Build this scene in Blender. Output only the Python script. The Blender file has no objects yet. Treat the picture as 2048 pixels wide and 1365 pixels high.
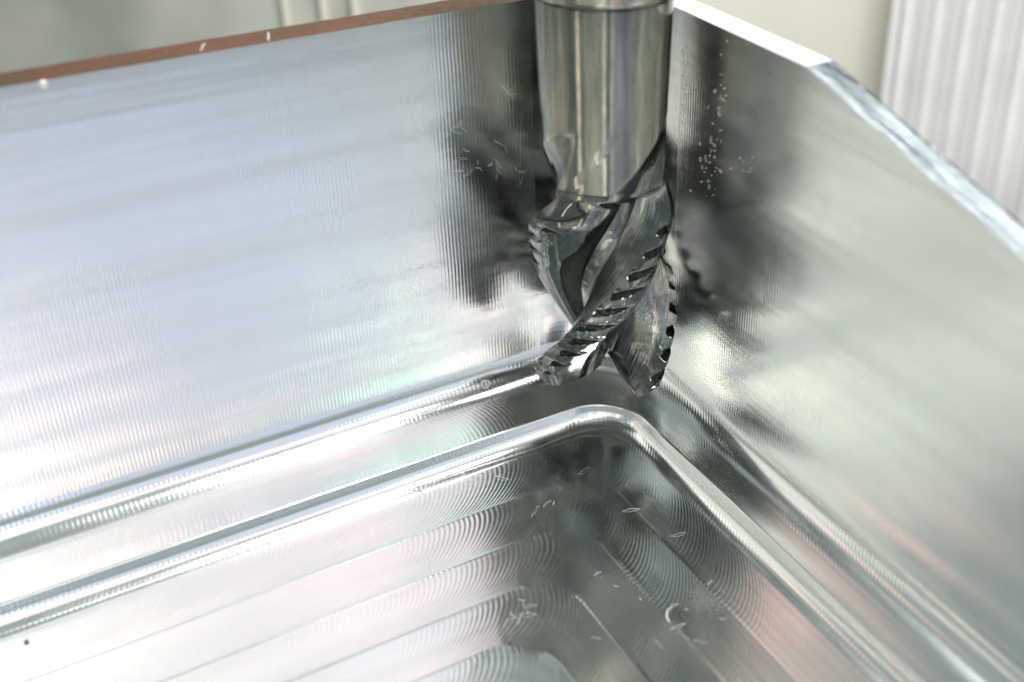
import bpy, bmesh, math, random
from mathutils import Vector
random.seed(7)
sc = bpy.context.scene
COL = sc.collection
R_ = math.radians

# ------------------------------------------------------------------ camera
AZ, PITCH, CAM = R_(59.183), R_(30.34), Vector((-5.158, -8.313, 6.0))
FH = Vector((math.cos(AZ), math.sin(AZ), 0)); RT = Vector((math.sin(AZ), -math.cos(AZ), 0))
cam = bpy.data.cameras.new('camera'); co = bpy.data.objects.new('camera', cam); COL.objects.link(co)
co.location = CAM
fwd = Vector((math.cos(AZ)*math.cos(PITCH), math.sin(AZ)*math.cos(PITCH), -math.sin(PITCH)))
co.rotation_euler = fwd.to_track_quat('-Z', 'Y').to_euler()
cam.sensor_width = 36; cam.lens = 2417.6/2048*36
cam.shift_x = -180/2048; cam.shift_y = -82.5/2048
cam.clip_start = 0.05; cam.clip_end = 400
cam.dof.use_dof = True; cam.dof.focus_distance = 10.1; cam.dof.aperture_fstop = 0.27
sc.camera = co

# ------------------------------------------------------------------ world, lamps, exposure
w = bpy.data.worlds.new('World'); sc.world = w; w.use_nodes = True
bg = w.node_tree.nodes['Background']; bg.inputs[0].default_value = (0.275, 0.335, 0.32, 1); bg.inputs[1].default_value = 1.0
sc.view_settings.view_transform = 'Standard'; sc.view_settings.look = 'None'
sc.view_settings.exposure = 0.17; sc.view_settings.gamma = 1.0
sc.cycles.max_bounces = 14; sc.cycles.glossy_bounces = 10; sc.cycles.diffuse_bounces = 3
sc.cycles.caustics_reflective = True; sc.cycles.blur_glossy = 0.0
sc.cycles.sample_clamp_indirect = 8.0

def lamp(name, az, el, dist, sx, sy, L, col, target=(-2.5, -2.5, 0)):
    d = bpy.data.lights.new(name, 'AREA'); d.shape = 'RECTANGLE'; d.size = sx; d.size_y = sy
    d.energy = L*math.pi*sx*sy; d.color = col
    o = bpy.data.objects.new(name, d); COL.objects.link(o)
    a, e = R_(az), R_(el); t = Vector(target)
    v = Vector((math.cos(a)*math.cos(e), math.sin(a)*math.cos(e), math.sin(e)))
    o.location = t + v*dist
    o.rotation_euler = (-v).to_track_quat('-Z', 'Y').to_euler()
    return o
lamp('key_lamp', -82, 51, 27, 17, 10, 0.62, (0.90, 0.88, 1.0))
lamp('low_key_lamp', -84, 25, 27, 17, 13, 0.56, (0.72, 0.71, 1.0))  # added broad lavender source low behind the camera, mirrored in the left wall
lamp('fill_lamp', -140, 28, 26, 15, 13, 0.66, (1.0, 0.92, 0.78))
lamp('back_lamp', 51, 18.5, 26, 8, 5, 4.5, (0.97, 0.98, 1.0), (0, -1.5, 3.2))
lamp('salmon_lamp', 66, 18.5, 26, 2.2, 3, 1.6, (1.0, 0.55, 0.42), (-1.4, 0, 3.2))  # added only for the salmon highlight on the brown rim
lamp('warm_lamp', 130, 46, 24, 4.2, 5.0, 0.95, (1.0, 0.52, 0.42))  # added in place of a brown-pink reflection on the right floor
lamp('warm_strip_lamp', -168, 25, 22, 0.9, 12, 5.0, (1.0, 0.80, 0.66))  # added unseen strip, puts a pinkish streak on the shank
lamp('white_strip_lamp', -118, 28, 22, 0.6, 12, 8.0, (1.0, 0.98, 0.95))  # added behind the camera for the thin white line on the mill
lamp('narrow_strip_lamp', -104, 24, 22, 0.6, 12, 3.0, (0.95, 0.97, 1.0))  # another added strip, for a faint thin streak on the mill
lamp('tan_strip_lamp', -9, 25, 22, 0.7, 10, 4.5, (1.0, 0.78, 0.55))  # added for the tan streak near the right edge of the mill
lamp('glint_lamp', -130, 40, 22, 0.5, 0.6, 28.0, (0.95, 0.97, 1.0))  # small added source, makes glints on the right ledge
lamp('overhead_lamp', 100, 76, 24, 5, 2.2, 3.0, (0.97, 0.98, 1.0))
lamp('peach_lamp', -98, 38, 22, 2.6, 1.8, 4.5, (1.0, 0.60, 0.42))  # added out of view to tint the metal reflections peach
lamp('pale_fill_lamp', -118, 48, 27, 11, 9, 0.80, (0.94, 1.0, 0.95))  # added to lift the dark floor below the corner
lamp('rose_lamp', -71, 48, 22, 5.0, 2.6, 0.95, (1.0, 0.36, 0.38))  # added to lay pink patches in the floor reflection
lamp('apricot_lamp', -94, 54, 22, 5.0, 1.6, 1.1, (1.0, 0.66, 0.42))  # added with the rose one, tints the floor reflection apricot
lamp('yellow_lamp', -126, 43, 22, 1.4, 2.2, 6.0, (1.0, 0.86, 0.38))  # added colour source for the iridescent patches, yellow part
lamp('teal_lamp', -150, 42, 22, 2.2, 2.2, 1.0, (0.35, 0.75, 0.85))  # added as well, teal part of the iridescent patches
lamp('green_lamp', -66, 36, 22, 1.6, 1.6, 4.0, (0.55, 1.0, 0.62))  # added likewise, green part of the iridescent patches
_o = lamp('panel_fill_lamp', 0, 0, 1, 6, 4, 44.0, (1.0, 0.97, 0.92))  # added above the view, only to brighten the background panels
_o.location = CAM+FH*8+RT*3+Vector((0, 0, 9)); _t = CAM+FH*19+RT*0+Vector((0, 0, -6))
_o.rotation_euler = (_t-_o.location).to_track_quat('-Z', 'Y').to_euler()

# ------------------------------------------------------------------ helpers
def link(name, me, mat, parent=None):
    o = bpy.data.objects.new(name, me); COL.objects.link(o)
    if mat: me.materials.append(mat)
    if parent: o.parent = parent
    return o
def tag(o, label=None, cat=None, group=None, kind=None):
    for k, v in (('label', label), ('category', cat), ('group', group), ('kind', kind)):
        if v: o[k] = v
    return o
def empty(name, loc=(0, 0, 0)):
    o = bpy.data.objects.new(name, None); o.location = loc; COL.objects.link(o); return o
def mesh(name, verts, faces, uvs=None, smooth=True, sharp=None):
    me = bpy.data.meshes.new(name); me.from_pydata(verts, [], faces)
    if uvs:
        ul = me.uv_layers.new(name='UVMap')
        for l in me.loops: ul.data[l.index].uv = uvs[l.vertex_index]
    if smooth:
        me.polygons.foreach_set('use_smooth', [True]*len(me.polygons))
        if sharp: me.set_sharp_from_angle(angle=R_(sharp))
    me.update(); return me
def grid_faces(nr, nc, flip=False, off=0):
    f = []
    for i in range(nr-1):
        for j in range(nc-1):
            a = off+i*nc+j; q = (a, a+1, a+nc+1, a+nc)
            f.append(q[::-1] if flip else q)
    return f
def box(bm, x0, x1, y0, y1, z0, z1, bev=0.0):
    r = bmesh.ops.create_cube(bm, size=1)
    for v in r['verts']:
        v.co = Vector((x0+(v.co.x+.5)*(x1-x0), y0+(v.co.y+.5)*(y1-y0), z0+(v.co.z+.5)*(z1-z0)))
    if bev:
        es = {e for v in r['verts'] for e in v.link_edges}
        bmesh.ops.bevel(bm, geom=list(es), offset=bev, segments=2, affect='EDGES', profile=.5)
def bm_mesh(name, bm):
    me = bpy.data.meshes.new(name); bm.to_mesh(me); bm.free(); return me
def tube(pts, rad, n=5, taper=True):
    V, F = [], []
    m = len(pts)
    for i, p in enumerate(pts):
        t = (pts[min(i+1, m-1)]-pts[max(i-1, 0)]).normalized()
        a = t.cross(Vector((.3, .2, .93))).normalized(); b = t.cross(a)
        r = rad*(1-.7*abs(2*i/(m-1)-1)**3) if taper else rad
        for k in range(n):
            g = 2*math.pi*k/n; V.append(p+a*(r*math.cos(g))+b*(r*math.sin(g)))
    for i in range(m-1):
        for k in range(n):
            F.append((i*n+k, i*n+(k+1) % n, (i+1)*n+(k+1) % n, (i+1)*n+k))
    F.append(tuple(range(n))[::-1]); F.append(tuple((m-1)*n+k for k in range(n)))
    return V, F

# ------------------------------------------------------------------ materials
class NT:
    def __init__(s, name):
        s.m = bpy.data.materials.new(name); s.m.use_nodes = True; s.t = s.m.node_tree
        s.p = s.t.nodes['Principled BSDF']
    def n(s, typ, **kw):
        x = s.t.nodes.new(typ)
        for k, v in kw.items(): setattr(x, k, v)
        return x
    def l(s, a, b): s.t.links.new(a, b)
    def put(s, sock, v):
        if hasattr(v, 'is_output'): s.l(v, sock)
        else: sock.default_value = v
    def math(s, op, a, b=0.0, c=None):
        x = s.n('ShaderNodeMath', operation=op); s.put(x.inputs[0], a); s.put(x.inputs[1], b)
        if c is not None: s.put(x.inputs[2], c)
        return x.outputs[0]
    def uv(s):
        x = s.n('ShaderNodeUVMap', uv_map='UVMap'); y = s.n('ShaderNodeSeparateXYZ'); s.l(x.outputs[0], y.inputs[0])
        return y.outputs[0], y.outputs[1]
    def vec(s, x, y, z=0.0):
        c = s.n('ShaderNodeCombineXYZ'); s.put(c.inputs[0], x); s.put(c.inputs[1], y); s.put(c.inputs[2], z); return c.outputs[0]
    def noise(s, v, scale=1.0, detail=3.0, rough=.55):
        x = s.n('ShaderNodeTexNoise'); s.put(x.inputs['Vector'], v); x.inputs['Scale'].default_value = scale
        x.inputs['Detail'].default_value = detail; x.inputs['Roughness'].default_value = rough; return x.outputs[0]
    def ramp(s, v, a, b, lo=0.0, hi=1.0):
        x = s.n('ShaderNodeMapRange'); s.put(x.inputs[0], v)
        for i, q in zip((1, 2, 3, 4), (a, b, lo, hi)): x.inputs[i].default_value = q
        return x.outputs[0]
    def bump(s, h, strength=1.0, nrm=None):
        x = s.n('ShaderNodeBump'); x.inputs['Strength'].default_value = strength; x.inputs['Distance'].default_value = 1.0
        s.put(x.inputs['Height'], h)
        if nrm is not None: s.l(nrm, x.inputs['Normal'])
        return x.outputs[0]
    def mixc(s, f, a, b):
        x = s.n('ShaderNodeMix', data_type='RGBA'); s.put(x.inputs[0], f); x.inputs[6].default_value = a; x.inputs[7].default_value = b
        return x.outputs[2]
    def base(s, col, rough, metal=1.0):
        s.put(s.p.inputs['Base Color'], col); s.put(s.p.inputs['Roughness'], rough); s.p.inputs['Metallic'].default_value = metal
        return s
ALU = (0.88, 0.89, 0.89, 1); ALU2 = (0.80, 0.815, 0.81, 1)

def alu(name, lam=0.031, amp=0.00018, rough=(.17, .32), streak=(0.25, 9), streak_amp=0.0012, cres=None, lam_v=None):
    """machined aluminium: feed marks of pitch lam along u, streaks drawn out along u, optional crescent marks on the floor"""
    k = NT(name); u, v = k.uv()
    sv = k.vec(k.math('MULTIPLY', u, streak[0]), k.math('MULTIPLY', v, streak[1]))
    st = k.noise(sv, 1.0, 2, .5)
    patch = k.noise(k.vec(u, v), .9, 3, .5)
    if cres:
        pitch, rad, vofs = cres
        wv = k.math('PINGPONG', k.math('SUBTRACT', v, vofs), pitch/2) if False else k.math('SUBTRACT', k.math('MODULO', k.math('ADD', v, vofs), pitch), pitch/2)
        arc = k.math('SQRT', k.math('MAXIMUM', k.math('SUBTRACT', rad*rad, k.math('MULTIPLY', wv, wv)), 0.0))
        ph = k.math('SUBTRACT', u, k.math('MULTIPLY', arc, 1.0))
    else:
        ph = u
    wob = k.math('MULTIPLY', k.noise(k.vec(k.math('MULTIPLY', u, 1.3), k.math('MULTIPLY', v, 1.3)), 1, 2), lam*.8)
    s = k.math('SINE', k.math('MULTIPLY', k.math('ADD', ph, wob), 2*math.pi/lam))
    am = k.math('MULTIPLY', k.ramp(patch, .36, .66, .05 if cres else .35, 1.3), amp)
    h = k.math('MULTIPLY', s, am)
    h = k.math('ADD', h, k.math('MULTIPLY', st, streak_amp))
    h = k.math('ADD', h, k.math('ADD', k.math('MULTIPLY', k.noise(k.vec(k.math('MULTIPLY', u, .5), k.math('MULTIPLY', v, 34)), 1, 1), 0.00028), k.math('MULTIPLY', k.noise(k.vec(k.math('MULTIPLY', u, .3), k.math('MULTIPLY', v, 13)), 1, 1), 0.0008)))
    if lam_v:
        s2 = k.math('SINE', k.math('MULTIPLY', v, 2*math.pi/lam_v[0])); h = k.math('ADD', h, k.math('MULTIPLY', s2, lam_v[1]))
    r = k.ramp(k.math('ADD', k.math('MULTIPLY', st, .5), k.math('MULTIPLY', k.noise(k.vec(u, v), 2.2, 5, .65), .5)), .35, .65, rough[0], rough[1])
    k.base(k.mixc(k.ramp(st, .35, .7), ALU, ALU2), r)
    k.l(k.bump(h), k.p.inputs['Normal'])
    return k.m
M_wall = alu('wall aluminium', 0.031, 0.00026, (.15, .27), (.18, 4), .0026)
M_corner = alu('corner aluminium', 0.031, 0.00008, (.12, .20), (4.0, .4), .0008)
M_fillet = alu('fillet aluminium', 0.040, 0.00022, (.13, .22), (.3, 9), .0012)
M_ledge = alu('ledge aluminium', 0.040, 0.00018, (.10, .18), (.3, 5), .0010, cres=(.5, .36, 0.0))
M_floor = alu('floor aluminium', 0.044, 0.00030, (.10, .21), (.3, 3), .0022, cres=(.43, .30, 0.0))

k = NT('brown reflection rim'); tc = k.n('ShaderNodeTexCoord').outputs['Object']
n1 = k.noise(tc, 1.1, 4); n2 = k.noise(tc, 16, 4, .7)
c1 = k.mixc(k.ramp(n1, .35, .65), (.20, .075, .05, 1), (.115, .068, .036, 1))  # brown base colour stands in for the reflection of a brown object
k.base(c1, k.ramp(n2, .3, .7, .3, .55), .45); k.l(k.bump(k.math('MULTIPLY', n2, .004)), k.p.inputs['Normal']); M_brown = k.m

k = NT('milled rim'); tc = k.n('ShaderNodeTexCoord').outputs['Object']; sx = k.n('ShaderNodeSeparateXYZ'); k.l(tc, sx.inputs[0])
ln = k.math('SINE', k.math('MULTIPLY', k.math('ADD', sx.outputs[1], k.math('MULTIPLY', sx.outputs[0], .5)), 2*math.pi/.05))
k.base((.86, .87, .88, 1), k.ramp(k.noise(tc, 8, 3), .3, .7, .22, .34)); k.l(k.bump(k.math('MULTIPLY', ln, .0006)), k.p.inputs['Normal']); M_rim = k.m

k = NT('sawn sloping rim'); tc = k.n('ShaderNodeTexCoord').outputs['Object']; mp = k.n('ShaderNodeMapping'); k.l(tc, mp.inputs[0]); mp.inputs['Scale'].default_value = (9, 1.0, 3)
n1 = k.noise(mp.outputs[0], 1.0, 5, .65); n2 = k.noise(tc, 26, 4, .7)
k.base(k.mixc(k.ramp(n1, .35, .65), (.15, .19, .21, 1), (.40, .45, .49, 1)), k.ramp(n1, .35, .65, .28, .5))
k.l(k.bump(k.math('ADD', k.math('MULTIPLY', n1, .05), k.math('MULTIPLY', n2, .006))), k.p.inputs['Normal']); M_slope = k.m

k = NT('ground carbide shank'); tc = k.n('ShaderNodeTexCoord').outputs['Object']
n1 = k.noise(tc, 30, 5, .7); mp = k.n('ShaderNodeMapping'); k.l(tc, mp.inputs[0]); mp.inputs['Scale'].default_value = (1, 1, .12)
n2 = k.noise(mp.outputs[0], 14, 4, .6)
k.base(k.mixc(k.ramp(n2, .35, .65), (.34, .335, .295, 1), (.21, .22, .19, 1)), k.ramp(n1, .3, .7, .07, .13))
k.l(k.bump(k.math('ADD', k.math('MULTIPLY', n1, .0006), k.math('MULTIPLY', n2, .0008))), k.p.inputs['Normal']); M_shank = k.m

k = NT('polished carbide flute'); u, v = k.uv()
n1 = k.noise(k.vec(k.math('MULTIPLY', u, 40), k.math('MULTIPLY', v, 1.2)), 1, 4, .6)
n2 = k.noise(k.vec(k.math('MULTIPLY', u, 4), k.math('MULTIPLY', v, 4)), 3, 3, .6)
k.base(k.mixc(k.ramp(n2, .35, .65), (.21, .222, .21, 1), (.135, .147, .138, 1)), k.ramp(n1, .3, .7, .04, .10))
k.l(k.bump(k.math('MULTIPLY', k.math('MULTIPLY', n1, k.ramp(u, 1.55, 1.75)), .005)), k.p.inputs['Normal']); M_flute = k.m

def plain(name, col, rough, metal=0.0, nscale=.4, col2=None):
    k = NT(name); tc = k.n('ShaderNodeTexCoord').outputs['Object']
    k.base(k.mixc(k.ramp(k.noise(tc, nscale, 3), .35, .65), col, col2 or tuple(c*.8 for c in col[:3])+(1,)), rough, metal); return k.m
M_green = plain('grey green paint', (.60, .605, .57, 1), .5, 0, .3, (.34, .36, .325, 1))
M_cream = plain('cream paint', (.76, .73, .64, 1), .5, 0, .3, (.70, .69, .62, 1))
M_rib = plain('ribbed metal', (.88, .87, .88, 1), .3, 0, .3)
M_steel = plain('dull steel', (.45, .45, .44, 1), .35, 1.0)
M_table = plain('machine table', (.22, .23, .22, 1), .6, 0)
M_swarf = plain('bright swarf', (.85, .85, .82, 1), .35, .5, 3)
M_crumb = plain('dark crumb', (.05, .055, .05, 1), .6, 0, 3)

# ------------------------------------------------------------------ the machined block
ZT = 3.258; THK = 0.235; XL = -12.0; YB = -12.0; YS = -2.335; SL = 0.266
def ztop(y): return ZT if y > YS else ZT+(y-YS)*SL
block = empty('aluminium_block', (0, 0, 0))
tag(block, 'milled aluminium block with a deep pocket whose corner the cutter stands in', 'metal block')

def sspace(a, b, n, p=1.0):
    return [a+(b-a)*(1-(1-i/(n-1))**p) for i in range(n)]
def contour(dx, dy, R, nl=110, nc=26, nr=110, pw=1.6):
    """one rounded L-shaped line at offset dx, dy from the two walls: (x, y, u)"""
    P = []
    xs = -dx-R; ys = -dy-R
    for i in range(nl):
        t = i/(nl-1); t = 1-(1-t)**pw; x = XL+(xs-XL)*t; P.append((x, -dy, x-xs))
    for i in range(1, nc):
        a = math.pi/2*(1-i/nc); P.append((xs+R*math.cos(a), ys+R*math.sin(a), R*(math.pi/2-a)))
    for i in range(nr):
        t = (i/(nr-1))**pw; y = ys+(YB-ys)*t; P.append((-dx, y, R*math.pi/2+ys-y))
    return P
def sweep(name, profile, mat, rng=None, zfun=None, **kw):
    """profile: list of (dx, dy, z, R, v)"""
    V, UV = [], []; nc = 0
    for dx, dy, z, R, v in profile:
        P = contour(dx, dy, R, **kw)
        if rng: P = P[rng[0]:rng[1]]
        nc = len(P)
        for x, y, u in P:
            zz = zfun(x, y, z) if zfun else z
            V.append((x, y, zz)); UV.append((u, v if zfun is None else zz))
    return link(name, mesh(name, V, grid_faces(len(profile), nc), UV), mat, block)

RW = 0.86
wallz = lambda x, y, t: .05+t*(ztop(y)-.05)
prof = [(0, 0, 1-i/24, RW, 0) for i in range(25)]
NL, NC, NR = 110, 26, 110
sweep('wall', prof, M_wall, (0, NL), wallz)
sweep('corner', prof, M_corner, (NL-1, NL+NC), wallz)
sweep('wall', prof, M_wall, (NL+NC-1, NL+NC-1+NR), wallz)
# fillet of the wall foot
RF = 0.25; prof = []
for i in range(13):
    a = math.pi/2*i/12; d = RF*(1-math.cos(a)); z = .05-RF*math.sin(a)
    prof.append((d, d, z, max(RW-d, .1), -a*RF))
sweep('fillet', prof, M_fillet)
LX, LY, LR = 0.455, 0.69, 0.46
prof = []
for i in range(9):
    t = i/8; prof.append((RF+(LX-RF)*t, RF+(LY-RF)*t, -.2-0.006*math.sin(math.pi*t), (RW-RF)+(LR-(RW-RF))*t, t*(LX+LY-2*RF)/2))
sweep('ledge', prof, M_ledge)
# step down: rounded lip, then a concave foot
prof = []; v = 0
for i in range(5):
    a = math.pi/2*i/4*.9; prof.append((LX+.02*math.sin(a), LY+.02*math.sin(a), -.2-.02*(1-math.cos(a)), LR, -a*.02))
SR = 0.17
for i in range(1, 13):
    a = math.pi/2*(.12+.88*i/12); d = .021+SR*(1-math.cos(a)); prof.append((LX+d, LY+d, -.2-SR*math.sin(a)-.005, max(LR-d*.4, .1), -.03-a*SR))
sweep('step', prof, M_fillet)
FX, FY, FZ = prof[-1][0], prof[-1][1], prof[-1][2]
# floor: nested passes of the cutter, a shallow trough each
prof = []; PW = 0.43; NP = 20; n = 16
for p in range(NP):
    for i in range(n+(1 if p == NP-1 else 0)):
        t = i/n if i != 1 else .025; d = PW*(p+t)
        z = FZ-0.0024*(1-(2*t-1)**2)+(.0012 if i == 0 and p else 0)
        R = 0.40
        prof.append((FX+d, FY+d*1.0+.10*min(1, d/1.0), z, R, d))
fl = sweep('floor', prof, M_floor, nc=48, nl=130, nr=130, pw=1.9); fl.data.set_sharp_from_angle(angle=R_(1))
for p in range(NP):      # a shallow dish where the cutter turned at each pass corner
    d = PW*(p+.5); q = .40*(1-.7071)+.04
    cx, cy, dr = -(FX+d)-q, -(FY+d+.10)-q, .30+.02*((p*7) % 3)
    for v in fl.data.vertices:
        e = ((v.co.x-cx)**2+(v.co.y-cy)**2)/dr**2
        if e < 1: v.co.z = min(v.co.z, FZ-.007+.005*e)
fl.data.update()

# rims and the outside of the walls
def strip(name, inner, outer, mat, parent=block, z_out=None):
    V = []; n = len(inner)
    for a, b in zip(inner, outer): V += [a, b]
    F = [(2*i, 2*i+1, 2*i+3, 2*i+2) for i in range(n-1)]
    me = mesh(name, V, [f[::-1] for f in F], None, False); return link(name, me, mat, parent)
cont = contour(0, 0, RW)
L = cont[:NL+NC//3]; Rr = cont[NL+NC//3-1:]
def outer(x, y):
    cx, cy = -RW, -RW
    if x > cx and y > cy:
        d = Vector((x-cx, y-cy)).normalized(); return (x+d.x*THK, y+d.y*THK)
    return (x, y+THK) if y >= -1e-6 else (x+THK, y)
def dense(P, st=.12):
    out = []
    for a, b in zip(P[:-1], P[1:]):
        m = max(1, int(math.dist(a[:2], b[:2])/st))
        for i in range(m): out.append((a[0]+(b[0]-a[0])*i/m, a[1]+(b[1]-a[1])*i/m))
    out.append(P[-1][:2]); return out
Ld = dense(L)
strip('rim', [(x, y, ZT) for x, y in Ld], [(outer(x, y)[0], outer(x, y)[1]+.06+random.uniform(-.006, .006), ZT) for x, y in Ld], M_brown)['label'] = 'rim with a red-brown reflection painted in'
flat = [p[:2] for p in Rr if p[1] > YS]+[(0, YS)]
strip('rim', [(x, y, ZT) for x, y in flat], [(*outer(x, y), ZT) for x, y in flat], M_rim)['label'] = 'bright white milled rim'
ys = [YS-i*.06 for i in range(150)]
strip('rim', [(0, y, ztop(y)) for y in ys], [(THK+random.uniform(-.012, .012), y, ztop(y)-.004) for y in ys], M_slope)['label'] = 'rough bluish rim sloping down'
allc = [(x, y) for x, y, u in cont]
strip('outer_face', [(*outer(x, y), ztop(y)) for x, y in allc], [(*outer(x, y), -4) for x, y in allc], M_wall)

# ------------------------------------------------------------------ the end mill
MR = 0.615; LEAD = 3.95; MZ = 0.19; PHI0 = R_(-92); NECK = 0.474
mill = empty('end_mill', (-0.685, -0.84, MZ))
tag(mill, 'three-flute carbide end mill with notched helical teeth, standing in the pocket corner', 'cutting tool')
ZC = 2.42
def neck_r(z): return NECK if z < 1.75 else NECK+(.489-NECK)*min(1, (z-1.75)/.67)
def sm(t): t = min(1, max(0, t)); return t*t*(3-2*t)
def prof_r(psi, z):
    # psi in degrees from the cutting edge over the land to the gullet and the next rake face
    R = MR
    if z > 1.58: R = max(neck_r(z), MR-(MR-NECK)*sm((z-1.58)/.34))
    core = min(neck_r(z), .335+14*max(0, z-1.74)**2)
    core = min(core, (.345+(z-1.58)*.172)/max(.25, math.cos(R_(psi-80))))
    if psi < 10: r = R*(1-.018*psi/10)
    elif psi < 76:
        t = (psi-10)/66; r = R*.982-(R*.982-core)*(.52*t+.48*t*t)
    elif psi < 102: r = core
    else:
        t = (psi-102)/18; r = core+(R-core)*(.35*t+.65*t*t)
    r = min(r, R)
    # chip breaker grooves across the land
    if psi < 60 or psi > 118.5:
        ps = psi if psi < 60 else 0
        ph = ((z+.02-ps*.0004)/.150) % 1.0 - .5
        if abs(ph) < .31 and .16 < z < 1.66:
            r = min(r, max(core, R-.080*(1-(ph/.31)**2)**.8))
    rc = .19
    if z < rc: r = min(r, MR-rc+math.sqrt(max(0, rc*rc-(rc-z)**2)))
    if z > 2.05: r = min(r, neck_r(z))
    return r
def gash(psi):
    if psi < 62: return .20*sm((psi-20)/42)
    if psi < 108: return .20+.08*sm((psi-62)/30)
    return .28*(120-psi)/12
PS = [0, .6, 1.5, 3]+[3+i*1.5 for i in range(1, 31)]+[49.5, 51, 52.5, 54, 56, 58, 60, 62, 64, 66, 68, 70, 72, 74, 76, 78, 80, 82, 84, 86, 88, 90, 92, 94, 96, 98, 100, 102, 104, 105.5, 107, 108.5, 110, 111, 112, 113, 114, 115, 116, 117, 118, 119, 119.6, 120]
NZ = 400
for tooth in range(3):
    V, UV = [], []
    for r0 in (0, .45, .8):   # end face
        for ps in PS:
            g = gash(ps); z = g+.0
            rr = prof_r(ps, max(z, .004)); f = 2*math.pi*z/LEAD
            a = PHI0+R_(120*tooth+ps)+f
            zz = (.30*(1-r0)+z*r0) if r0 else .26
            V.append((rr*r0*math.cos(a), rr*r0*math.sin(a), zz)); UV.append((ps/60, zz))
    for i in range(NZ):
        t = i/(NZ-1); t = t**1.25
        for ps in PS:
            zb = gash(ps); z = zb+(ZC-zb)*t
            r = prof_r(ps, z); a = PHI0+R_(120*tooth+ps)+2*math.pi*z/LEAD
            V.append((r*math.cos(a), r*math.sin(a), z)); UV.append((ps/60, z))
    me = mesh('flute', V, grid_faces(NZ+3, len(PS)), UV, True, 28); o = link('flute', me, M_flute, mill); me.materials.append(M_shank)
    for p in me.polygons:
        if all(V[i][2] > 1.7 and abs(math.hypot(V[i][0], V[i][1])-neck_r(V[i][2])) < .012 for i in p.vertices): p.material_index = 1
def lathe(name, prof, mat, parent, n=96):
    V = []
    for r, z in prof:
        for k_ in range(n): a = 2*math.pi*k_/n; V.append((r*math.cos(a), r*math.sin(a), z))
    F = []
    for i in range(len(prof)-1):
        for k_ in range(n): F.append((i*n+k_, i*n+(k_+1) % n, (i+1)*n+(k_+1) % n, (i+1)*n+k_))
    return link(name, mesh(name, V, F, None, True, 25), mat, parent)
lathe('shank', [(.489, ZC), (.494, 2.6), (.513, 3.305)], M_shank, mill)
lathe('collar', [(.513, 3.305), (.504, 3.31), (.504, 3.325), (.520, 3.335), (.535, 3.37), (.535, 5.2), (.0, 5.2)], M_shank, mill)

# ------------------------------------------------------------------ background of the machine
def back_pt(lat, dh, z): return CAM+FH*dh+RT*lat+Vector((0, 0, z-CAM.z))
def panel_obj(name, lat0, lat1, dh, z0, z1, th, mat, parent=None, bev=.05):
    bm = bmesh.new(); box(bm, lat0, lat1, 0, th, z0, z1, bev)
    me = bm_mesh(name, bm); o = link(name, me, mat, parent)
    if parent is None:
        o.location = (CAM+FH*dh).to_2d().to_3d(); o.rotation_euler = (0, 0, AZ-math.pi/2)
    return o
def bgroup(name, dh):
    o = empty(name, (CAM+FH*dh).to_2d().to_3d()); o.rotation_euler = (0, 0, AZ-math.pi/2); return o
g = bgroup('enclosure_panel', 19)
tag(g, 'blurred grey-green sheet panel behind the left wall of the block', 'panel')
panel_obj('sheet', -26, -1.0, 0, -4, 7, .2, M_green, g)
for x in (-5.05, -4.45, -3.95): panel_obj('rib', x, x+.16, 0, -4, 7, -.16, M_cream, g, .03)
g = bgroup('cover_plate', 18.4)
tag(g, 'blurred cream plate behind the bright rim of the right wall', 'panel')
panel_obj('plate', -.95, 8.2, 0, -4, 7, .2, M_cream, g)
g = bgroup('way_cover', 17.2)
tag(g, 'blurred upright ribbed metal cover at the upper right edge', 'machine cover')
V = []; UV = []; cols = 240
for z in (-4, 7):
    for i in range(cols):
        x = 4.35+i*(6.0/(cols-1)); V.append((x, -.02+.12*math.sin((x-4.35)*2*math.pi/.44), z))
link('ribbed_sheet', mesh('ribbed_sheet', V, grid_faces(2, cols, True)), M_rib, g)
panel_obj('edge_strip', 4.2, 4.34, 0, -4, 7, .12, M_rib, g, .02)
bm = bmesh.new(); box(bm, -60, 60, -60, 60, -5, -4.02); tag(link('machine_table', bm_mesh('machine_table', bm), M_table), kind='structure')

# ------------------------------------------------------------------ swarf
def fz(x, y): return FZ-.004
def curl(p, nrm, size, rad, turns=None):
    a = nrm.orthogonal().normalized(); b = nrm.cross(a)
    g = random.uniform(0, 6.28); cu = random.uniform(-1, 1)*1.6 if turns is None else turns
    pts = []; q = Vector(p)+nrm*rad*1.5; m = 12
    for i in range(m):
        t = i/(m-1); g += cu/m+random.uniform(-.25, .25)
        pts.append(q+nrm*size*.12*math.sin(math.pi*t)); q = q+(a*math.cos(g)+b*math.sin(g))*size/m
    return pts
def curls(name, spots, rad, mat):
    V, F = [], []
    for p, nrm, size, r in spots:
        v, f = tube(curl(p, nrm, size, r), r, 4); o = len(V); V += v; F += [tuple(i+o for i in q) for q in f]
    return link(name, mesh(name, V, F), mat)
NLW, NRW, NUP = Vector((0, -1, 0)), Vector((-1, 0, 0)), Vector((0, 0, 1))
sp = []
def cloud(c, nrm, n, sx, sz, size, rad):
    for _ in range(n):
        d = (random.gauss(0, sx), random.gauss(0, sz))
        if nrm is NLW: p = (c[0]+d[0], 0, c[1]+d[1]); ok = p[0] < -.87
        elif nrm is NRW: p = (0, c[0]+d[0], c[1]+d[1]); ok = p[1] < -.87
        else: p = (c[0]+d[0], c[1]+d[1], c[2]); ok = True
        if ok: sp.append((p, nrm, size*random.uniform(.4, 1.5), rad*random.uniform(.6, 1.4)))
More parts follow.
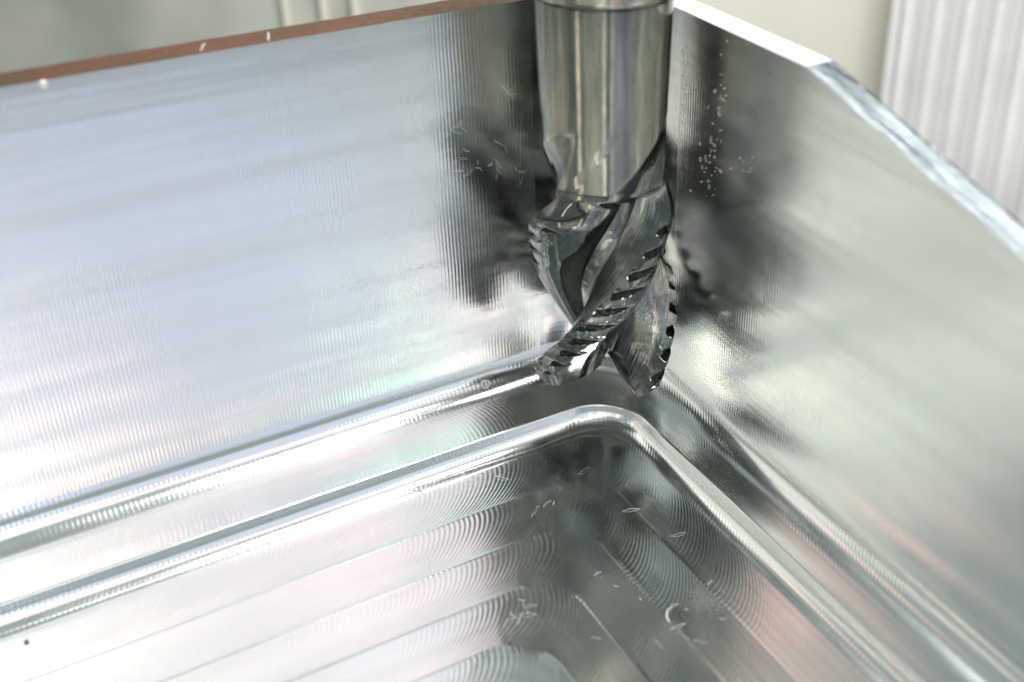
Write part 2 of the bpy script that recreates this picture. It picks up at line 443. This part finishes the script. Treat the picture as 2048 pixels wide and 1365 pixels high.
for c, n_, sx_, sz_ in (((-1.795, 2.5), 4, .03, .18), ((-1.69, 2.25), 7, .10, .06), ((-1.52, 2.36), 2, .04, .03), ((-1.27, 1.98), 7, .10, .05), ((-1.42, 1.93), 5, .10, .03), ((-1.0, 2.47), 2, .05, .05), ((-.95, 1.80), 2, .06, .03), ((-1.6, .9), 4, .5, .4)):
    cloud(c, NLW, n_, sx_, sz_, .13, .0006)
for c, n_, sx_, sz_ in (((-.92, 2.75), 11, .03, .22), ((-1.40, 2.75), 11, .06, .25), ((-1.3, 2.2), 16, .08, .2), ((-1.75, 2.3), 4, .1, .05)):
    cloud(c, NRW, n_ * 2, sx_, sz_, .035, .0013)
for c, n_, sx_, sz_ in (((-1.69, -1.56, -.385), 4, .10, .05), ((-1.40, -3.0, -.385), 3, .10, .08), ((-2.83, -1.53, -.385), 3, .14, .07), ((-2.7, -1.85, -.385), 2, .12, .06), ((-2.0, -.98, -.385), 4, .1, .04), ((-2.7, -.82, -.385), 7, .14, .02), ((-2.3, -2.5, -.385), 7, .15, .1), ((-1.2, -2.2, -.385), 5, .4, .5), ((-1.3, -3.6, -.385), 11, .4, .5)):
    cloud(c, NUP, n_, sx_, sz_, .13, .0012)
tag(curls('swarf', sp, .003, M_swarf), 'fine hair-like aluminium swarf clinging to the pocket walls and floor', 'metal shavings', kind='stuff')
def shaving(p, nrm, size, rad, label, turns, mat=M_swarf, name='curled_shaving'):
    v, f = tube(curl(p, nrm, size, rad, turns), rad, 6); tag(link(name, mesh(name, v, f), mat), label, 'metal shaving')
shaving((-1.50, -.06, -.14), Vector((0, -.7, .7)), .30, .006, 'bright curled shaving lying on the upper fillet left of the cutter', 9)
shaving((-1.40, -3.02, -.385), NUP, .20, .005, 'pale straggling shaving on the floor right of centre near the bottom edge', 1.2)
shaving((-2.45, -.90, -.375), NUP, .22, .007, 'small bright shaving at the foot of the lower step on the left', 2.5)
shaving((-.50, -3.4, -.385), NUP, .10, .007, 'tiny bright chip beside the right-hand step', 2)
def crumb(p, r, label):
    bm = bmesh.new(); bmesh.ops.create_icosphere(bm, subdivisions=2, radius=r)
    for v in bm.verts: v.co *= random.uniform(.75, 1.2); v.co.z *= .7
    o = link('crumb', bm_mesh('crumb', bm), M_crumb); o.location = p; tag(o, label, 'debris crumb')
crumb((-.13, -2.27, -.185), .014, 'dark crumb lying by the fillet of the right wall')
crumb((-5.50, -.98, -.37), .017, 'dark crumb on the bright floor at the lower left edge')
def scratch(a, b, rad, label):  # scratches across the rim, built as thin raised tubes
    a, b = Vector(a), Vector(b); pts = [a.lerp(b, i/7)+Vector((random.gauss(0, .004), random.gauss(0, .004), rad*.6)) for i in range(8)]
    v, f = tube(pts, rad, 6); tag(link('metal_scratch', mesh('metal_scratch', v, f), M_swarf), label, 'metal whisker')
scratch((-2.93, .03, ZT), (-2.87, .22, ZT), .008, 'bright whisker across the brown rim nearest to the cutter')
scratch((-3.40, .05, ZT), (-3.33, .21, ZT), .007, 'bright whisker across the brown rim midway along it')
bm = bmesh.new(); bmesh.ops.create_uvsphere(bm, u_segments=16, v_segments=10, radius=.028)
for v in bm.verts: v.co.y *= .5
o = link('droplet', bm_mesh('droplet', bm), M_swarf); o.location = (-4.44, -.006, 3.235); tag(o, 'small shiny droplet hanging at the inner edge of the brown rim', 'droplet')
for p in o.data.polygons: p.use_smooth = True
